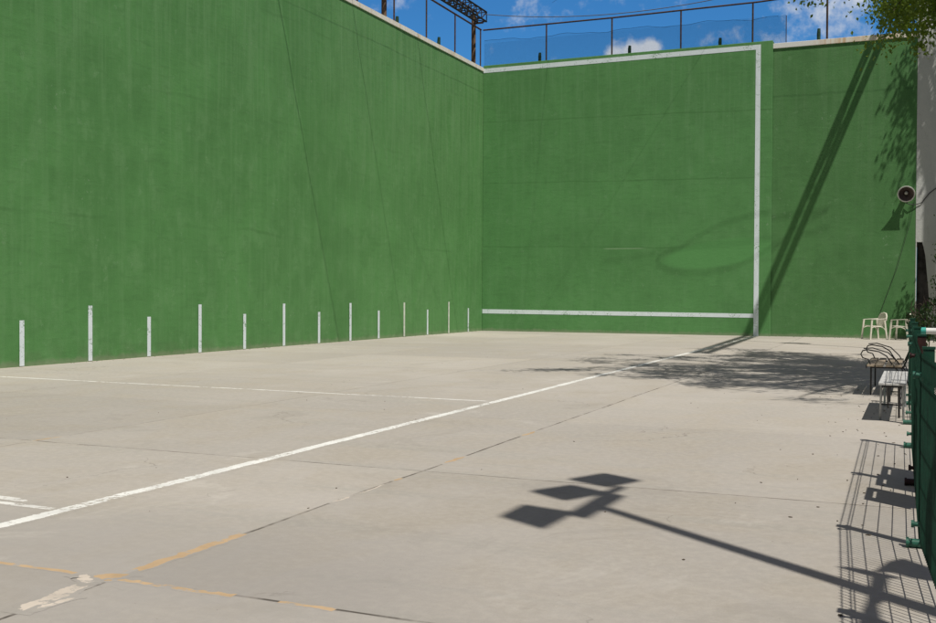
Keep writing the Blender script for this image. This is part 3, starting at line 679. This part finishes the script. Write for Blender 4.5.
# ------------------------------------------------------------------ white plastic armchairs (seat faces -X before turning)
def make_chair(label, loc, rz):
    t = thing('plastic_armchair', label, 'chair', loc, rz, 'white plastic armchairs by the wall')
    mt = M['white_plastic']
    s = MB(); s.prism([(-.24, -.20, .43), (.20, -.19, .40), (.20, .19, .40), (-.24, .20, .43)], (0, 0, .022)); s.build('seat', mt, t, bevel=.008)
    bk = MB()
    for y in (-.16, -.08, 0, .08, .16): bk.prism([(.20, y-.030, .41), (.20, y+.030, .41), (.31, y+.033, .82), (.31, y-.033, .82)], (.012, 0, 0))
    bk.tube([(.265, -.235, .60), (.30, -.215, .74), (.32, -.15, .825), (.325, 0, .85), (.32, .15, .825), (.30, .215, .74), (.265, .235, .60)], .024, 8); bk.build('backrest', mt, t)
    for sy in (-1, 1):
        a = MB(); a.prism([(-.25, sy*.25-.028, .625), (-.25, sy*.25+.028, .625), (.27, sy*.24+.028, .655), (.27, sy*.24-.028, .655)], (0, 0, .018)); a.build('armrest', mt, t, bevel=.006)
        l = MB(); l.prism([(-.31, sy*.27-.02, 0), (-.265, sy*.27-.02, 0), (-.20, sy*.245-.02, .625), (-.25, sy*.245-.02, .625)], (0, .035, 0)); l.build('leg', mt, t)
        l = MB(); l.prism([(.27, sy*.26-.02, 0), (.315, sy*.26-.02, 0), (.24, sy*.225-.02, .66), (.19, sy*.225-.02, .66)], (0, .035, 0)); l.build('leg', mt, t)
        l = MB(); l.tube([(-.275, sy*.26, .27), (-.23, sy*.25, .37), (-.12, sy*.24, .415), (.08, sy*.24, .405), (.19, sy*.24, .36), (.26, sy*.25, .25)], .013, 6); l.build('apron', mt, t)
    return t
ch = make_chair('white plastic armchair seen whole against the green wall', (13.98, -.75, 0), math.radians(32))
copy_thing(ch, (14.80, -1.0, 0), math.radians(-20), 'white plastic armchair half hidden by the bench backrest')

# ------------------------------------------------------------------ benches
bn = thing('park_bench', 'slatted bench with curled black tube armrests beside the fence', 'bench', (14.9, -20.5, 0))
q = MB()
for i in range(4):
    x_ = -.27+i*.112+(.0 if i < 2 else .02); q.box(x_, x_+.095, -.92, .92, .405, .432)
q.build('seat', M['bench_wood'], bn, bevel=.004)
q = MB()
for i in range(3):
    z_ = .56+i*.115; x_ = .262+i*.036; q.prism([(x_, -.92, z_), (x_+.02, -.92, z_-.006), (x_+.05, -.92, z_+.085), (x_+.03, -.92, z_+.091)], (0, 1.84, 0))
q.build('backrest', M['bench_back'], bn)
q = MB(); q.box(-.285, -.27, -.92, .92, .385, .425); q.build('front_rail', M['black_metal'], bn)
for y_ in (-.80, .80):
    q = MB()
    q.tube([(-.22, y_, 0), (-.22, y_, .40)], .012, 8)
    q.tube([(.31, y_, 0), (.27, y_, .18), (.05, y_, .44), (-.02, y_, .55), (-.12, y_, .61), (-.27, y_, .635), (-.33, y_, .62), (-.355, y_, .57), (-.33, y_, .52), (-.26, y_, .50), (-.22, y_, .41)], .009, 8)
    q.tube([(.31, y_, 0), (.22, y_, .30), (.12, y_, .48), (.0, y_, .60), (-.2, y_, .66), (-.32, y_, .65)], .008, 8)
    q.tube([(.20, y_, .40), (.28, y_, .60), (.37, y_, .90)], .012, 8); q.tube([(-.22, y_, .39), (.20, y_, .39)], .012, 8)
    q.build('side_frame', M['black_metal'], bn)

b2 = thing('slatted_bench', 'low backless bench with bleached grey slats and thin braced legs', 'bench', (15.02, -23.6, 0))
q = MB()
for i in range(4):
    x_ = -.135+i*.072; q.box(x_, x_+.066, -1.03, 1.03, .405, .430)
q.build('seat', M['bench_grey'], b2, bevel=.004)
for y_ in (-.86, .86):
    for x_ in (-.11, .11):
        q = MB(); q.tube([(x_*1.1, y_+(.06 if y_ < 0 else -.06), 0), (x_, y_, .40)], .012, 8); q.build('leg', M['galv'], b2)
    q = MB(); q.tube([(-.11, y_, .38), (.11, y_, .38)], .010, 6); q.tube([(-.11, y_, .18), (.11, y_, .18)], .008, 6)
    q.tube([(-.05, y_, .38), (-.05, y_*.45, .10), (-.05, 0, .40)], .010, 6); q.tube([(.07, y_, .38), (.07, y_*.6, .0)], .012, 6); q.build('brace', M['black_metal'], b2)

# ------------------------------------------------------------------ green mesh fence
def fx(y): return 15.30-(y+30.7)*(.0150 if y > -30.7 else .070)
def fence(name, label, ylist, dark=None, loc=None):
    t = thing(name, label, 'fence', (fx(ylist[0]), (ylist[0]+ylist[-1])/2, 0))
    for y_ in ylist:
        x_ = fx(y_)+.035; q = MB(); q.box(x_-.03, x_+.03, y_-.03, y_+.03, 0, 1.09)
        po = bl(q, 'post', M['fence_dark' if y_ == dark else 'fence_green'], t, bevel=.004)
        q = MB(); q.box(x_-.034, x_+.034, y_-.034, y_+.034, 1.091, 1.105); bl(q, 'post_cap', M['fence_green'], po)
        for z_ in (.13, .95):
            q = MB(); q.tube([(x_-.075, y_-.035, z_), (x_+.05, y_-.035, z_)], .014, 8); q.tube([(x_-.08, y_-.035, z_), (x_-.066, y_-.035, z_)], .021, 8); bl(q, 'clamp', M['fence_dark' if y_ == dark else 'fence_clamp'], t)
        q = MB(); q.tube([(x_-.095, y_-.04, .026), (x_+.12, y_-.04, .026)], .024, 10); q.tube([(x_-.105, y_-.04, .026), (x_-.09, y_-.04, .026)], .030, 10); bl(q, 'foot', M['fence_dark' if y_ == dark else 'fence_clamp'], t)
    for ya, yb in zip(ylist[:-1], ylist[1:]):
        q = MB()
        for z_ in (1.05, .95, .91, .74, .54, .35, .16, .05):
            q.tube([(fx(ya), ya, z_), (fx(yb), yb, z_)], .0034, 5, False)
        n = int(abs(yb-ya)/.05)
        for i in range(n+1):
            y_ = ya+(yb-ya)*i/n; x_ = fx(y_)-.004
            q.tube([(x_, y_, .03), (x_, y_, .91), (x_-.012, y_, .93), (x_, y_, .95), (x_, y_, 1.07)], .0030, 4, False)
        bl(q, 'mesh_panel', M['fence_mesh'], t)
    return t
ft = fence('mesh_fence', 'green wire mesh fence along the right side in the foreground', [-34.6, -32.5, -30.7, -28.65, -26.6], dark=-28.65)
fence('mesh_fence', 'short far stretch of green mesh fence beside the benches', [-24.7, -22.5])
q = MB(); x_ = fx(-30.7)+.035; q.box(x_-.012, x_+.026, -30.734, -30.7305, .045, .105); sp_ = bl(q, 'sticker', M['tag'], ft)
q = MB(); q.box(x_-.004, x_+.002, -30.737, -30.7345, .055, .095); q.box(x_+.0025, x_+.016, -30.737, -30.7345, .088, .095); q.box(x_+.0025, x_+.016, -30.737, -30.7345, .070, .076); q.box(x_+.0165, x_+.021, -30.737, -30.7345, .070, .095); bl(q, 'printed_letter', M['tag_ink'], sp_)

# white tube with a teal cap behind the fence
t = thing('tube_rail', 'thick white tube with a teal end cap behind the green fence posts', 'rail', (16.2, -24.3, 0))
q = MB(); q.tube([(15.36, -24.3, 1.0), (17.6, -24.3, 1.0)], .034, 14); bl(q, 'tube', M['white_tube'], t)
q = MB(); q.tube([(15.25, -24.3, 1.0), (15.358, -24.3, 1.0)], .040, 14); bl(q, 'end_cap', M['teal'], t)
for x_ in (15.95, 17.3):
    q = MB(); q.tube([(x_, -24.3, 0), (x_, -24.3, .955)], .025, 8); bl(q, 'leg', M['white_tube'], t)

# chairs with a hand slot behind the fence; their shadows fall on the court
def slot_chair(label, loc):
    t = thing('slotted_chair', label, 'chair', loc, 0, 'slot-backed chairs behind the fence')
    q = MB(); q.box(0, .025, -.25, .25, .42, .90); q.box(0, .025, -.25, .25, 1.005, 1.07); q.box(0, .025, -.25, -.13, .901, 1.004); q.box(0, .025, .13, .25, .901, 1.004); q.build('backrest', M['bench_back'], t)
    q = MB(); q.box(.03, .46, -.22, .22, .415, .445); q.build('seat', M['bench_back'], t, bevel=.006)
    for sx_c in (.05, .43):
        for sy in (-.19, .19):
            q = MB(); q.tube([(sx_c, sy, 0), (sx_c, sy, .414)], .013, 6); q.build('leg', M['black_metal'], t)
    return t
s0 = slot_chair('slot-backed chair casting the nearest of three shadows through the fence', (15.40, -29.50, 0))
copy_thing(s0, (15.45, -28.88, 0), 0, 'slot-backed chair casting the middle one of three shadows')
copy_thing(s0, (15.47, -28.44, 0), 0, 'slot-backed chair casting the farthest of three shadows')
for o in list(bpy.data.objects):
    if o.name.startswith('slotted_chair'): o.location.z = 0

# ------------------------------------------------------------------ floodlight mast (stands right of the picture, its shadow lies on the floor)
fwv, Rv, Uv = fw, rr, uu
def up_ray(pt, z):
    """the point at height z whose sun shadow is the floor point pt"""
    return Vector((pt[0]-SX/TEL*z, pt[1]-SY/TEL*z, z))
BX, BY, HZ = 16.737, -33.09, 8.0
fl = thing('floodlight_mast', 'tall mast with three flat floodlights, seen as the long shadow in front', 'lamp post', (BX, BY, 0))
q = MB(); q.tube([(BX, BY, 0), (BX, BY, 8.0)], [.075, .05], 12); bl(q, 'mast', M['galv'], fl)
q = MB(); q.box(BX-.2, BX+.2, BY-.2, BY+.2, .0, .05); bl(q, 'base_plate', M['galv'], fl)
lamps = [((12.90, -30.94), (12.91, -30.56), (13.30, -30.66), (13.27, -31.17)),
         ((12.79, -30.08), (12.98, -29.74), (13.31, -29.92), (13.12, -30.30)),
         ((12.89, -29.51), (13.06, -29.15), (13.40, -29.35), (13.25, -29.70))]
for k_, quad in enumerate(lamps):
    hz = [8.25, 8.05, 8.05, 8.25]
    q = MB(); P4 = [up_ray(p, h) for p, h in zip(quad, hz)]; q.prism(P4, (.03, .03, .10)); lm = bl(q, 'floodlight', M['galv'], fl, bevel=.015)
q = MB(); q.prism([up_ray(p, 8.1) for p in ((13.26, -30.70), (13.42, -30.78), (13.45, -29.95), (13.28, -29.86))], (0, 0, .02))
q.tube([up_ray((13.30, -29.97), 8.1), up_ray((13.33, -29.62), 8.12)], .045, 8); q.tube([up_ray((13.40, -30.38), 8.0), up_ray((13.37, -30.3), 8.1)], .05, 8)
bl(q, 'crossarm', M['galv'], fl)
# lower bracket with a cabinet and two side lamps
q = MB(); q.prism([up_ray(p, 4.0) for p in ((15.09, -31.47), (15.16, -31.44), (15.155, -31.90), (15.13, -31.97), (15.17, -32.4), (15.06, -32.4), (15.09, -31.9))], (0, 0, .03)); bl(q, 'cabinet', M['galv'], fl)
for poly in (((15.10, -31.37), (15.16, -31.13), (15.23, -31.03), (15.38, -31.20), (15.42, -31.46), (15.26, -31.42), (15.18, -31.35)),
             ((14.91, -31.35), (15.00, -31.33), (15.16, -31.40), (15.23, -31.45), (15.12, -31.49), (15.03, -31.44))):
    q = MB(); q.prism([up_ray(p, 4.0) for p in poly], (0, 0, .03)); bl(q, 'side_lamp', M['galv'], fl)
